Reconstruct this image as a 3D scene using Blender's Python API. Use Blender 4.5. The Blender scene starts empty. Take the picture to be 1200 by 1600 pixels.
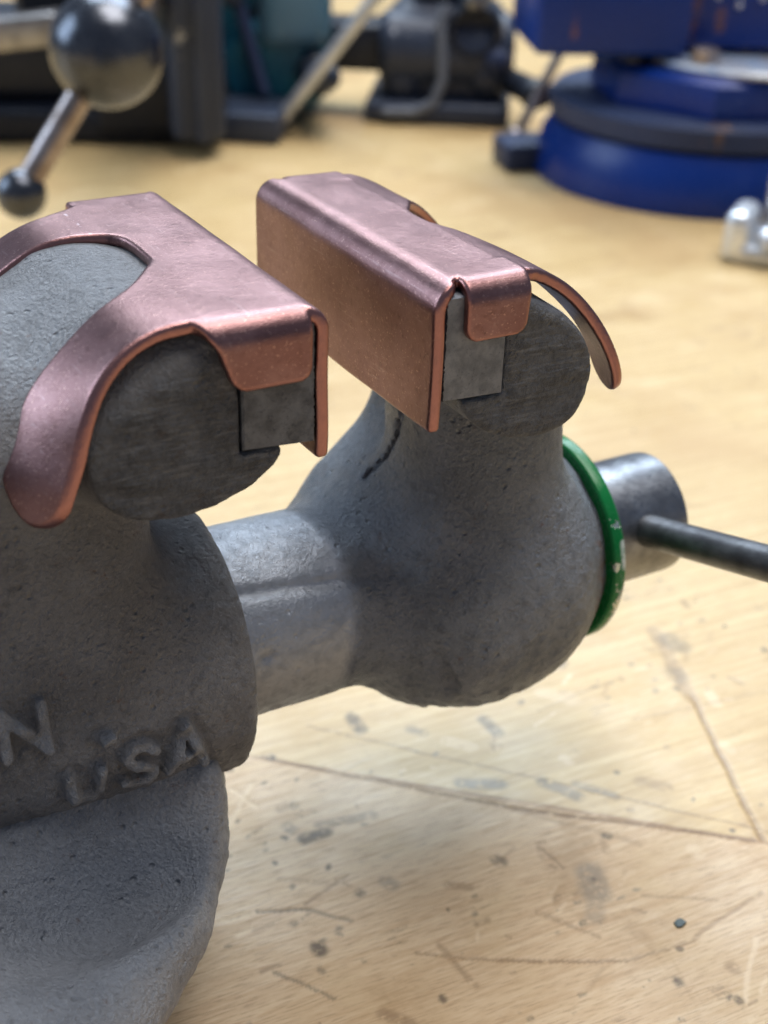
import bpy, bmesh, math, random
import numpy as np
from mathutils import Vector, Matrix

C = bpy.context.scene.collection
rng = np.random.default_rng(7)
random.seed(7)
H = 102.0                                   # height of the jaw tops above the bench, mm
MM = 0.001

# ------------------------------------------------------------------ camera
YAW, PITCH, ROLL = math.radians(30.08), math.radians(29.28), math.radians(1.93)
CAM = np.array([-62.76, -125.61, 53.90])
fw = np.array([math.sin(YAW) * math.cos(PITCH), math.cos(YAW) * math.cos(PITCH), -math.sin(PITCH)])
rt = np.array([math.cos(YAW), -math.sin(YAW), 0.0]); up = np.cross(rt, fw)
rt, up = math.cos(ROLL) * rt + math.sin(ROLL) * up, -math.sin(ROLL) * rt + math.cos(ROLL) * up
cd = bpy.data.cameras.new('camera'); cam = bpy.data.objects.new('camera', cd); C.objects.link(cam)
M = Matrix.Identity(4)
for i in range(3):
    M[i][0], M[i][1], M[i][2] = rt[i], up[i], -fw[i]
    M[i][3] = (CAM[i] + (H if i == 2 else 0)) * MM
cam.matrix_world = M
cd.sensor_fit = 'HORIZONTAL'; cd.sensor_width = 36.0; cd.lens = 2053.4 / 1200 * 36.0
cd.clip_start = 0.005; cd.clip_end = 50
cd.dof.use_dof = True; cd.dof.focus_distance = 0.168; cd.dof.aperture_fstop = cd.lens / 2.15
bpy.context.scene.camera = cam

# ------------------------------------------------------------------ room light
w = bpy.data.worlds.new("World"); bpy.context.scene.world = w; w.use_nodes = True
w.node_tree.nodes['Background'].inputs[0].default_value = (0.40, 0.50, 0.70, 1)
w.node_tree.nodes['Background'].inputs[1].default_value = 0.40

def area(name, pos, target, sx, sy, power, col):
    l = bpy.data.lights.new(name, 'AREA'); l.shape = 'RECTANGLE'; l.size = sx; l.size_y = sy
    l.energy = power; l.color = col
    o = bpy.data.objects.new(name, l); C.objects.link(o); o.location = pos
    o.rotation_euler = (Vector(target) - Vector(pos)).to_track_quat('-Z', 'Y').to_euler()
    return o
area('back_window', (0.52, 0.90, 1.02), (0.05, 0.12, 0.05), 1.15, 0.62, 24, (0.74, 0.87, 1.0))
area('side_window', (-1.05, 0.95, 0.72), (0, 0.05, 0.05), 0.75, 0.8, 13, (0.64, 0.81, 1.0))
area('ceiling_light', (0.40, 0.10, 1.7), (0.05, 0.05, 0.0), 1.1, 0.9, 27, (1.0, 0.97, 0.94))
vs = bpy.context.scene.view_settings
vs.view_transform = 'Standard'; vs.look = 'None'; vs.exposure = 0.0; vs.gamma = 1.0
bpy.context.scene.cycles.max_bounces = 6
bpy.context.scene.cycles.denoising_prefilter = 'FAST'

# ------------------------------------------------------------------ node helpers
class NT:
    def __init__(s, name):
        s.m = bpy.data.materials.new(name); s.m.use_nodes = True
        s.t = s.m.node_tree; s.b = s.t.nodes['Principled BSDF']
        s.co = s.n('ShaderNodeTexCoord')
        s.P = s.vm('SCALE', s.co.outputs['Object'], sc=1000.0)      # millimetres
    def n(s, typ, **kw):
        nd = s.t.nodes.new(typ)
        for k, v in kw.items(): setattr(nd, k, v)
        return nd
    def put(s, sock, v):
        if isinstance(v, bpy.types.NodeSocket): s.t.links.new(v, sock)
        elif v is not None: sock.default_value = v
    def vm(s, op, a, b=None, sc=None):
        nd = s.n('ShaderNodeVectorMath', operation=op); s.put(nd.inputs[0], a)
        if b is not None: s.put(nd.inputs[1], b)
        if sc is not None: s.put(nd.inputs['Scale'], sc)
        return nd.outputs['Value'] if op in ('DOT_PRODUCT', 'LENGTH', 'DISTANCE') else nd.outputs[0]
    def ma(s, op, a, b=None, c=None, clamp=False):
        nd = s.n('ShaderNodeMath', operation=op); nd.use_clamp = clamp
        for i, v in enumerate((a, b, c)):
            if v is not None: s.put(nd.inputs[i], v)
        return nd.outputs[0]
    def noise(s, scale, detail=3, rough=.55, vec=None, dist=0.0):
        nd = s.n('ShaderNodeTexNoise'); s.put(nd.inputs['Vector'], s.P if vec is None else vec)
        nd.inputs['Scale'].default_value = scale; nd.inputs['Detail'].default_value = detail
        nd.inputs['Roughness'].default_value = rough; nd.inputs['Distortion'].default_value = dist
        return nd.outputs[0]
    def voro(s, scale, vec=None, rnd=1.0):
        nd = s.n('ShaderNodeTexVoronoi'); s.put(nd.inputs['Vector'], s.P if vec is None else vec)
        nd.inputs['Scale'].default_value = scale; nd.inputs['Randomness'].default_value = rnd
        return nd
    def rng(s, v, a, b, c=0.0, d=1.0, smooth=True):
        nd = s.n('ShaderNodeMapRange'); nd.interpolation_type = 'SMOOTHSTEP' if smooth else 'LINEAR'
        s.put(nd.inputs[0], v)
        for i, x in enumerate((a, b, c, d)): s.put(nd.inputs[i + 1], x)
        return nd.outputs[0]
    def mix(s, f, a, b, blend='MIX'):
        nd = s.n('ShaderNodeMix', data_type='RGBA', blend_type=blend)
        s.put(nd.inputs[0], f)
        for i, v in ((6, a), (7, b)):
            s.put(nd.inputs[i], (*v, 1) if isinstance(v, tuple) and len(v) == 3 else v)
        return nd.outputs[2]
    def scalev(s, v, k):
        return s.vm('MULTIPLY', s.P if v is None else v, k)
    def bump(s, h, dist, strength=1.0, nrm=None):
        nd = s.n('ShaderNodeBump'); nd.inputs['Strength'].default_value = strength
        nd.inputs['Distance'].default_value = dist * MM; s.put(nd.inputs['Height'], h)
        if nrm is not None: s.put(nd.inputs['Normal'], nrm)
        return nd.outputs[0]
    def attr(s, name):
        nd = s.n('ShaderNodeAttribute'); nd.attribute_name = name; return nd.outputs['Fac']
    def sep(s, v=None):
        nd = s.n('ShaderNodeSeparateXYZ'); s.put(nd.inputs[0], s.P if v is None else v); return nd.outputs
    def out(s, col=None, metal=None, rough=None, nrm=None, **kw):
        if isinstance(col, tuple): col = (*col[:3], 1)
        s.put(s.b.inputs['Base Color'], col); s.put(s.b.inputs['Metallic'], metal)
        s.put(s.b.inputs['Roughness'], rough)
        if nrm is not None: s.put(s.b.inputs['Normal'], nrm)
        for k, v in kw.items(): s.put(s.b.inputs[k], v)
        return s.m

def cast_iron(name, dark, light, metal=.55, rough=.5, grain=1.0, ends=True):
    s = NT(name)
    big = s.noise(.07, 3); mid = s.noise(.6, 4); fine = s.noise(1.75, 4, .65); vfine = s.noise(6.0, 2)
    col = s.mix(s.rng(big, .35, .65), dark, light)
    col = s.mix(s.rng(mid, .52, .75, 0, .55), col, tuple(x * .62 for x in dark))
    col = s.mix(s.rng(fine, .34, .48, .3, 0), col, tuple(x * .55 for x in dark))
    col = s.mix(s.rng(fine, .53, .75, 0, .4), col, tuple(min(1, x * 1.55) for x in light))  # specular grain sparkle painted into the colour
    rust = s.ma('MULTIPLY', s.rng(s.noise(.33, 5, .65), .60, .70), s.rng(s.noise(1.6, 3), .45, .65))
    col = s.mix(s.ma('MULTIPLY', rust, .55), col, (.16, .075, .04))
    col = s.mix(s.ma('MULTIPLY', s.attr('rust'), s.rng(s.noise(.9, 5, .7), .46, .60, 0, .75)), col, (.20, .085, .045))
    h = s.ma('ADD', s.ma('MULTIPLY', fine, 1.0), s.ma('MULTIPLY', mid, .7))
    h = s.ma('ADD', h, s.ma('MULTIPLY', vfine, .3))
    pits = s.rng(s.voro(.55).outputs['Distance'], .05, .28)
    gate = s.rng(s.noise(.22, 2), .5, .62)
    h = s.ma('SUBTRACT', h, s.ma('MULTIPLY', s.ma('MULTIPLY', s.ma('SUBTRACT', 1.0, pits), gate), .9))
    mach = s.attr('machined')                                   # smoother turned or ground steel
    ground = s.attr('ground')                                   # sawn or ground end of the jaw
    g = s.ma('MULTIPLY', s.ma('SUBTRACT', 1.0, s.ma('MULTIPLY', mach, .8)), 1.35 * grain)
    sm = s.mix(s.rng(mid, .35, .75), (.33, .35, .385), (.26, .28, .31))
    col = s.mix(mach, col, sm)
    gr = s.noise(.8, 5, .7, s.scalev(None, (1.25, 1, 1)))
    gcol = s.mix(s.rng(gr, .3, .72), (.055, .057, .063), (.125, .13, .142))
    gcol = s.mix(s.rng(s.noise(.5, 4, .7), .58, .68, 0, .6), gcol, (.06, .042, .035))
    saw = s.noise(1.0, 3, .6, s.vm('ADD', s.scalev(None, (.25, 1, 2.3)), s.vm('SCALE', (1, 0, 0), sc=s.ma('MULTIPLY', s.sep()[2], .12))))
    gcol = s.mix(s.rng(saw, .52, .68, 0, .5), gcol, (.22, .222, .23))
    gcol = s.mix(s.rng(saw, .44, .30, 0, .6), gcol, (.045, .042, .04))
    col = s.mix(ground, col, gcol)
    r = s.rng(mid, .3, .7, rough - .08, rough + .12)
    r = s.ma('SUBTRACT', r, s.ma('MULTIPLY', mach, .02))
    m = s.ma('MULTIPLY', s.ma('ADD', metal, s.ma('MULTIPLY', mach, .1), clamp=True), s.ma('SUBTRACT', 1.0, s.ma('MULTIPLY', ground, .55)))
    nd = s.n('ShaderNodeBump'); nd.inputs['Distance'].default_value = MM
    s.put(nd.inputs['Strength'], .9); hh = s.ma('MULTIPLY', h, g); s.put(nd.inputs['Height'], hh)
    return s.out(col, m, r, nd.outputs[0])

def copper(name, lines=()):
    s = NT(name)
    big = s.noise(.12, 4, .6); mid = s.noise(.9, 4); fine = s.noise(4.5, 3); spk = s.noise(3.0, 2)
    col = s.mix(s.rng(big, .35, .68), (.205, .108, .104), (.262, .148, .144))
    col = s.mix(s.rng(mid, .5, .75, 0, .6), col, (.155, .078, .072))
    col = s.mix(s.rng(spk, .62, .70, 0, .6), col, (.55, .34, .29))
    dk = s.ma('MULTIPLY', s.rng(s.noise(.35, 4, .7), .62, .72), s.rng(mid, .4, .6))
    col = s.mix(s.ma('MULTIPLY', dk, .6), col, (.07, .04, .04))
    wip = s.noise(1.0, 4, .7, s.scalev(None, (1.6, .12, 1.6))); col = s.mix(s.rng(wip, .60, .70, 0, .35), col, (.42, .30, .29))
    wid = s.noise(1.0, 4, .7, s.scalev(None, (.2, 1.3, .5))); col = s.mix(s.rng(wid, .60, .72, 0, .4), col, (.12, .065, .06))
    e = s.ma('MULTIPLY', s.attr('edge'), s.rng(mid, .3, .6, .65, 1))
    col = s.mix(e, col, (.34, .165, .15))
    rough = s.ma('ADD', s.rng(s.noise(.25, 4, .6), .3, .7, .34, .39), s.ma('MULTIPLY', e, -.05))
    brk = s.noise(1.1, 3, .7)
    h = s.ma('ADD', s.ma('MULTIPLY', fine, .7), s.ma('MULTIPLY', mid, .8))
    for A, B, wdt, lo in lines:                                # bright scuffs scratched into the skin
        d = seg(s, s.P, A, B)
        mk = s.ma('MULTIPLY', s.rng(d, wdt * .5, wdt, 1, 0), s.rng(brk, lo, lo + .1))
        col = s.mix(mk, col, (.78, .70, .72))
        h = s.ma('SUBTRACT', h, s.ma('MULTIPLY', mk, .6))
    return s.out(col, 1.0, rough, s.bump(h, .05, .9))

def seg(s, P, A, B):
    A, B = Vector(A), Vector(B); BA = B - A
    pa = s.vm('SUBTRACT', P, tuple(A))
    hh = s.ma('DIVIDE', s.vm('DOT_PRODUCT', pa, tuple(BA)), max(BA.length_squared, 1e-6), clamp=True)
    q = s.vm('SCALE', tuple(BA), sc=hh)
    return s.vm('LENGTH', s.vm('SUBTRACT', pa, q))

def steel(name, dark, light, rough=.4, metal=.85, pit=.5, sc=.8):
    s = NT(name)
    a = s.noise(sc * .4, 4); b = s.noise(sc * 2.5, 4, .65); c = s.noise(7, 3)
    col = s.mix(s.rng(a, .35, .65), dark, light)
    col = s.mix(s.rng(b, .55, .75, 0, pit), col, tuple(x * .35 for x in dark))
    col = s.mix(s.rng(c, .6, .75, 0, pit * .6), col, tuple(min(1, x * 1.8) for x in light))
    h = s.ma('ADD', b, s.ma('MULTIPLY', c, .5))
    return s.out(col, metal, s.rng(b, .3, .7, rough - .06, rough + .12), s.bump(h, .10 * pit, .8))

def paint(name, base, under, thr=.62, rough=.3, sc=.1, runs=(), run_col=(.20, .085, .06)):
    """coloured enamel, chipped through to what is under it"""
    s = NT(name)
    n = s.ma('ADD', s.noise(sc, 5, .65), s.ma('MULTIPLY', s.noise(sc * 6, 3), .22))
    chip = s.rng(n, thr + .11, thr + .125)
    col = s.mix(s.rng(s.noise(sc * .5, 3), .3, .7), base, tuple(x * .7 for x in base))
    col = s.mix(chip, col, under)
    for A, B, wd in runs:
        col = s.mix(s.ma('MULTIPLY', s.rng(seg(s, s.P, A, B), wd * .4, wd, .8, 0), s.rng(s.noise(.3, 4, .7), .35, .55)), col, run_col)
    h = s.ma('ADD', s.ma('MULTIPLY', chip, -1.0), s.ma('MULTIPLY', s.noise(1.2, 3), .3))
    return s.out(col, s.ma('MULTIPLY', chip, .8), s.rng(s.noise(.6, 3), .3, .7, rough - .06, rough + .12), s.bump(h, .12, .7), **{'Specular IOR Level': .3})

M_body = cast_iron('shaded_cast_iron_body', (.195, .193, .198), (.268, .268, .278), metal=.4, rough=.5)  # same iron as the base; its duller front side is put into the colour
M_jaw = cast_iron('cool_lit_cast_iron', (.18, .195, .22), (.255, .273, .305), metal=.45, rough=.42, grain=.8)  # same iron again; cool light painted in as a bluer tone
M_base = cast_iron('lit_cast_iron_base', (.30, .315, .345), (.375, .392, .425), metal=.4, rough=.45, grain=.9)  # same iron; overhead light painted in as a paler, bluer tone
M_insert = steel('pitted_tool_steel', (.055, .059, .069), (.115, .122, .138), .46, .35, .75, 1.0)
M_insert2 = steel('grey_tool_steel', (.125, .133, .148), (.195, .204, .222), .48, .4, .55, 1.2)
M_dark_steel = steel('dark_blued_steel', (.16, .165, .18), (.26, .27, .29), .33, .9, .25, .5)
M_rod = steel('dark_rod_steel', (.10, .10, .105), (.17, .172, .18), .36, .8, .35, .7)
RW = [(118.75, -17.85 * math.cos(math.radians(a)), 45.5 + 17.85 * math.sin(math.radians(a))) for a in range(-66, 30, 8)]
M_green = paint('chipped_green_paint', (.006, .17, .042), (.50, .56, .52), .60, .22, .13, [(RW[i], RW[i + 1], 1.0) for i in range(len(RW) - 1)], (.62, .66, .64))
M_black = paint('worn_black_paint', (.014, .018, .030), (.13, .11, .10), .66, .35, .03)
M_dgrey = paint('dark_grey_paint', (.040, .052, .085), (.3, .31, .34), .66, .35, .03)
M_teal = paint('teal_paint', (.015, .15, .24), (.25, .30, .36), .66, .35, .03)
M_blue = paint('royal_blue_paint', (.003, .028, .20), (.24, .10, .06), .64, .3, .022)
M_bluedk = paint('dull_blue_grey_paint', (.030, .045, .105), (.12, .085, .08), .68, .5, .03)
M_chrome = steel('bright_bar_steel', (.52, .55, .60), (.64, .67, .73), .42, .65, .1, .3)
M_ball = steel('dark_polished_steel', (.065, .07, .085), (.10, .105, .12), .22, .9, .12, .2)
M_brownsteel = steel('browned_steel', (.24, .19, .17), (.34, .29, .28), .3, .9, .3, .2)
M_alu = steel('cast_aluminium', (.52, .53, .55), (.72, .73, .75), .35, .9, .2, .2)
M_flake = steel('dark_green_flake', (.018, .035, .032), (.03, .05, .045), .35, .1, .2, .8)
M_cu1 = copper('oxidised_copper_a', [((-5.2, 29, 1.75), (-4.0, 2, 1.75), .32, .56), ((-5.9, 38, 1.75), (-5.6, 34, 1.75), .3, .45)])
M_cu2 = copper('oxidised_copper_b', [((15.8, 12.5, -2.6), (15.8, 17.6, -2.3), .75, .56), ((15.8, 8.3, -3.6), (15.8, 9.3, -3.5), .5, .5),
                                    ((15.8, 30, -3.6), (15.8, 46, -3.6), .22, .50)])

# ------------------------------------------------------------------ object helpers
def thing(name, label, cat, loc_mm, group=None):
    o = bpy.data.objects.new(name, None); C.objects.link(o); o.empty_display_size = .01
    o.location = (loc_mm[0] * MM, loc_mm[1] * MM, (loc_mm[2] + H) * MM)
    o['label'] = label; o['category'] = cat
    if group: o['group'] = group
    o['at'] = loc_mm
    return o
def origin_of(parent):
    p = parent
    while p is not None:
        if 'at' in p: return np.array(p['at'])
        p = p.parent
    return np.array([0, 0, -H])
def mesh_obj(name, V, F, mat, parent=None, attrs=None, smooth=True, label=None):
    me = bpy.data.meshes.new(name)
    base = origin_of(parent) if parent is not None else np.array([0, 0, -H])
    V = (np.asarray(V, dtype=np.float64) - base) * MM
    F = np.asarray(F)
    if F.ndim == 2:
        me.vertices.add(len(V)); me.vertices.foreach_set('co', V.astype(np.float32).ravel())
        k = F.shape[1]
        me.loops.add(F.size); me.loops.foreach_set('vertex_index', F.astype(np.int32).ravel())
        me.polygons.add(len(F)); me.polygons.foreach_set('loop_start', np.arange(0, F.size, k, dtype=np.int32))
        me.update(calc_edges=True)
    else:
        me.from_pydata(V.tolist(), [], [list(f) for f in F])
    if smooth: me.polygons.foreach_set('use_smooth', [True] * len(me.polygons))
    me.materials.append(mat)
    for k, a in (attrs or {}).items():
        at = me.attributes.new(k, 'FLOAT', 'POINT'); at.data.foreach_set('value', np.asarray(a, np.float32))
    me.validate(); me.update()
    o = bpy.data.objects.new(name, me); C.objects.link(o)
    if parent is not None: o.parent = parent
    if label: o['label'] = label
    return o
def bm_obj(name, bm, mat, parent=None, smooth=True, label=None, sharp=35):
    """bm in mm, in the coordinates of the jaws"""
    base = origin_of(parent) if parent is not None else np.array([0, 0, -H])
    for v in bm.verts: v.co = (v.co - Vector(base)) * MM
    bmesh.ops.recalc_face_normals(bm, faces=bm.faces)
    me = bpy.data.meshes.new(name); bm.to_mesh(me); bm.free()
    if smooth:
        me.polygons.foreach_set('use_smooth', [True] * len(me.polygons))
        me.set_sharp_from_angle(angle=math.radians(sharp))
    me.materials.append(mat)
    o = bpy.data.objects.new(name, me); C.objects.link(o)
    if parent is not None: o.parent = parent
    if label: o['label'] = label
    return o
def join_into(bm, other):
    me = bpy.data.meshes.new('tmp'); other.to_mesh(me); other.free(); bm.from_mesh(me); bpy.data.meshes.remove(me)
    return bm
def rbox(size, mtx, bev=1.0, segs=3, taper=None):
    bm = bmesh.new(); bmesh.ops.create_cube(bm, size=1.0)
    for v in bm.verts:
        v.co = Vector((v.co.x * size[0], v.co.y * size[1], v.co.z * size[2]))
        if taper and v.co.z > 0: v.co.x *= taper[0]; v.co.y *= taper[1]
    if bev: bmesh.ops.bevel(bm, geom=list(bm.edges), offset=bev, segments=segs, affect='EDGES', profile=.5)
    bmesh.ops.transform(bm, matrix=mtx, verts=bm.verts); return bm
def lathe(prof, mtx, n=64, a0=0.0):
    """prof: (axial, radius) pairs; revolves about local X"""
    bm = bmesh.new(); rings = []
    for x, r in prof:
        if r < 1e-6: rings.append([bm.verts.new((x, 0, 0))]); continue
        rings.append([bm.verts.new((x, r * math.cos(a0 + 2 * math.pi * k / n), r * math.sin(a0 + 2 * math.pi * k / n))) for k in range(n)])
    for A, B in zip(rings[:-1], rings[1:]):
        for k in range(n):
            j = (k + 1) % n
            if len(A) == 1 and len(B) == 1: continue
            if len(A) == 1: bm.faces.new((A[0], B[j], B[k]))
            elif len(B) == 1: bm.faces.new((A[k], A[j], B[0]))
            else: bm.faces.new((A[k], A[j], B[j], B[k]))
    for R in (rings[0], rings[-1]):
        if len(R) > 1: bm.faces.new(R)
    bmesh.ops.transform(bm, matrix=mtx, verts=bm.verts); return bm
def frame(origin, xdir, updir=(0, 0, 1)):
    x = Vector(xdir).normalized(); y = Vector(updir).cross(x)
    if y.length < 1e-4: y = Vector((0, 1, 0)).cross(x)
    y.normalize(); z = x.cross(y); m = Matrix.Identity(4)
    for i in range(3): m[i][0], m[i][1], m[i][2], m[i][3] = x[i], y[i], z[i], origin[i]
    return m
def rod_bm(A, B, r, ch=.5, n=32):
    A, B = Vector(A), Vector(B); L = (B - A).length
    return lathe([(0, 0), (0, r - ch), (ch, r), (L - ch, r), (L, r - ch), (L, 0)], frame(A, B - A), n)
def ball_bm(c, r, seg_=32, squash=1.0, axis=(0, 0, 1)):
    pr = [(-r * squash * math.cos(t), r * math.sin(t)) for t in np.linspace(0, math.pi, seg_ // 2 + 1)]
    pr[0] = (pr[0][0], 0); pr[-1] = (pr[-1][0], 0)
    return lathe(pr, frame(c, axis), seg_)

# ------------------------------------------------------------------ signed distance helpers
def axes(a, b, h): return np.arange(a, b + h * .5, h, dtype=np.float32)
def nets(f, xs, ys, zs):
    s = f < 0; nx, ny, nz = f.shape
    c = np.zeros((nx - 1, ny - 1, nz - 1), np.uint8)
    for i in (0, 1):
        for j in (0, 1):
            for k in (0, 1): c += s[i:nx - 1 + i, j:ny - 1 + j, k:nz - 1 + k]
    act = np.argwhere((c > 0) & (c < 8)); I, J, K = act.T
    idx = -np.ones((nx - 1, ny - 1, nz - 1), np.int32); idx[I, J, K] = np.arange(len(act))
    cor = {(i, j, k): f[I + i, J + j, K + k] for i in (0, 1) for j in (0, 1) for k in (0, 1)}
    acc = np.zeros((len(act), 3), np.float64); cnt = np.zeros(len(act))
    for ax in range(3):
        for a in (0, 1):
            for b in (0, 1):
                p0 = [a, b]; p0.insert(ax, 0); p1 = list(p0); p1[ax] = 1
                f0, f1 = cor[tuple(p0)], cor[tuple(p1)]; m = (f0 < 0) != (f1 < 0)
                t = np.where(m, f0 / np.where(m, f0 - f1, 1), 0)
                for q in range(3): acc[:, q] += np.where(m, p0[q] + (t if q == ax else 0), 0)
                cnt += m
    g = act + acc / cnt[:, None]
    V = np.stack([np.interp(g[:, q], np.arange(len(A)), A) for q, A in enumerate((xs, ys, zs))], 1)
    quads = []
    for ax in range(3):
        sl0 = [slice(1, -1)] * 3; sl0[ax] = slice(0, -1); sl1 = list(sl0); sl1[ax] = slice(1, None)
        a, b = s[tuple(sl0)], s[tuple(sl1)]; e = np.argwhere(a != b)
        off = np.ones(3, int); off[ax] = 0; e2 = e + off
        o1, o2 = [(1, 2), (2, 0), (0, 1)][ax]
        d1 = np.zeros(3, int); d1[o1] = 1; d2 = np.zeros(3, int); d2[o2] = 1
        g_ = lambda q: idx[q[:, 0], q[:, 1], q[:, 2]]
        Q = np.stack([g_(e2 - d1 - d2), g_(e2 - d2), g_(e2), g_(e2 - d1)], 1)
        fl = ~a[tuple(e.T)]; Q[fl] = Q[fl][:, ::-1]
        quads.append(Q)
    return V, np.concatenate(quads)
def smin(a, b, k): h = np.clip(.5 + .5 * (b - a) / k, 0, 1); return b + (a - b) * h - k * h * (1 - h)
def smax(a, b, k): return -smin(-a, -b, k)
def rmax(a, b, r): return np.sqrt(np.maximum(a + r, 0) ** 2 + np.maximum(b + r, 0) ** 2) + np.minimum(np.maximum(a + r, b + r), 0) - r
def waves(X, Y, Z, lam, n=7, seed=0):
    r = np.random.default_rng(seed); out = 0
    for _ in range(n):
        k = r.normal(size=3); k *= (2 * np.pi / lam) * r.uniform(.7, 1.4) / np.linalg.norm(k)
        out = out + np.sin(k[0] * X + k[1] * Y + k[2] * Z + r.uniform(0, 6.28))
    return (out / math.sqrt(n)).astype(np.float32)
def ell(X, Y, Z, c, r):
    q = np.sqrt(((X - c[0]) / r[0]) ** 2 + ((Y - c[1]) / r[1]) ** 2 + ((Z - c[2]) / r[2]) ** 2)
    return (q - 1) * min(r)
def rb(X, Y, Z, c, hs, r):
    q = [np.abs(A - c[i]) - (hs[i] - r) for i, A in enumerate((X, Y, Z))]
    o = np.sqrt(sum(np.maximum(a, 0) ** 2 for a in q)); i = np.minimum(np.maximum(np.maximum(q[0], q[1]), q[2]), 0)
    return o + i - r
def polysdf(px, py, poly):
    d = np.full(px.shape, 1e9, np.float32); s = np.ones(px.shape, np.float32); n = len(poly)
    for i in range(n):
        a = poly[i]; b = poly[i - 1]; e = (b[0] - a[0], b[1] - a[1]); wx, wy = px - a[0], py - a[1]
        t = np.clip((wx * e[0] + wy * e[1]) / (e[0] ** 2 + e[1] ** 2 + 1e-12), 0, 1)
        d = np.minimum(d, (wx - e[0] * t) ** 2 + (wy - e[1] * t) ** 2)
        c1 = py >= a[1]; c2 = py < b[1]; c3 = e[0] * wy > e[1] * wx
        s = np.where((c1 & c2 & c3) | (~c1 & ~c2 & ~c3), -s, s)
    return s * np.sqrt(d)
def chaikin(P, it=2, closed=True):
    P = [tuple(p) for p in P]
    for _ in range(it):
        Q = []; n = len(P); rngi = range(n) if closed else range(n - 1)
        if not closed: Q.append(P[0])
        for i in rngi:
            a, b = P[i], P[(i + 1) % n]
            Q += [(.75 * a[0] + .25 * b[0], .75 * a[1] + .25 * b[1]), (.25 * a[0] + .75 * b[0], .25 * a[1] + .75 * b[1])]
        if not closed: Q.append(P[-1])
        P = Q
    return P
def grid(xs, ys, zs): return xs[:, None, None], ys[None, :, None], zs[None, None, :]
AY, AZ = 25.5, -56.5                                            # axis of the vise

# ------------------------------------------------------------------ bench
def bench_material():
    s = NT('worn_birch_plywood')
    rot = s.n('ShaderNodeMapping'); s.put(rot.inputs[0], s.P); rot.inputs['Rotation'].default_value = (0, 0, math.radians(4))
    W = rot.outputs[0]
    f1 = s.noise(1.0, 5, .6, s.scalev(W, (.018, .55, 1)), .3)
    f2 = s.noise(1.0, 4, .65, s.scalev(W, (.07, 1.5, 1)))
    f3 = s.noise(1.0, 3, .65, s.scalev(W, (.22, 3.6, 1)))
    blot = s.noise(.013, 4, .55); blot2 = s.noise(.05, 4, .6)
    # varnish worn off on the near side of a straight edge
    xyz = s.sep(); ln = s.ma('ADD', s.ma('MULTIPLY', xyz[0], .660), s.ma('MULTIPLY', xyz[1], .751))
    ln = s.ma('ADD', ln, s.ma('MULTIPLY', s.ma('SUBTRACT', blot2, .5), 1.6))
    var = s.rng(ln, 41.6, 42.6)
    ca = s.mix(s.rng(f1, .33, .68), (.50, .335, .14), (.62, .45, .215))
    cb = s.mix(s.rng(f1, .33, .68), (.61, .425, .245), (.72, .54, .335))
    col = s.mix(var, cb, ca)
    fk = s.ma('SUBTRACT', 1.0, s.ma('MULTIPLY', var, .55))
    col = s.mix(s.rng(f2, .5, .75, 0, .45), col, (.43, .265, .125))
    col = s.mix(s.ma('MULTIPLY', fk, s.rng(f3, .52, .62, 0, .55)), col, (.36, .225, .12))
    col = s.mix(s.ma('MULTIPLY', fk, s.rng(f3, .47, .37, 0, .5)), col, (.78, .62, .42))
    col = s.mix(s.rng(blot, .45, .7, 0, .5), col, (.46, .285, .12))
    col = s.mix(s.rng(blot2, .55, .75, 0, .3), col, (.68, .52, .30))
    st = s.noise(.033, 5, .68, None, .6)
    col = s.mix(s.rng(st, .54, .70, 0, .42), col, (.34, .20, .085))
    col = s.mix(s.ma('MULTIPLY', s.rng(s.noise(.11, 5, .7), .60, .70, 0, .5), s.rng(f2, .4, .6)), col, (.22, .14, .08))
    edge = s.ma('MULTIPLY', s.rng(s.ma('ABSOLUTE', s.ma('SUBTRACT', ln, 41.9)), .25, .75, 1, 0), s.rng(blot2, .35, .5))
    col = s.mix(s.ma('MULTIPLY', edge, .55), col, (.25, .13, .06))
    sp = s.voro(.085); spk = s.ma('MULTIPLY', s.rng(sp.outputs['Distance'], .035, .075, 1, 0), s.rng(s.noise(.02, 2), .47, .6))
    spn = s.voro(.21); spk2 = s.ma('MULTIPLY', s.rng(spn.outputs['Distance'], .03, .085, 1, 0), s.rng(s.noise(.035, 2), .52, .62))
    col = s.mix(s.ma('MULTIPLY', spk, .8), col, (.09, .06, .04))
    col = s.mix(s.ma('MULTIPLY', spk2, .6), col, (.15, .09, .05))
    brk = s.rng(s.noise(.6, 4, .7), .30, .50)
    for nm, colr in (('pale', PALE), ('brown', BR), ('grey', GR), ('dark', DK)):
        col = s.mix(s.ma('MULTIPLY', s.attr(nm), brk), col, colr)
    h = s.ma('ADD', s.ma('MULTIPLY', f3, .25), s.ma('MULTIPLY', f2, .3))
    rough = s.rng(f2, .3, .7, .30, .44)
    rough = s.ma('ADD', rough, s.rng(blot2, .3, .7, -.05, .1))
    rough = s.ma('ADD', rough, s.ma('MULTIPLY', s.ma('SUBTRACT', 1.0, var), .16))
    return s.out(col, 0.0, rough, s.bump(h, .16, .6))
DK, BR, PALE, GR = (.055, .036, .022), (.22, .12, .055), (.80, .63, .42), (.165, .135, .10)
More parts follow.
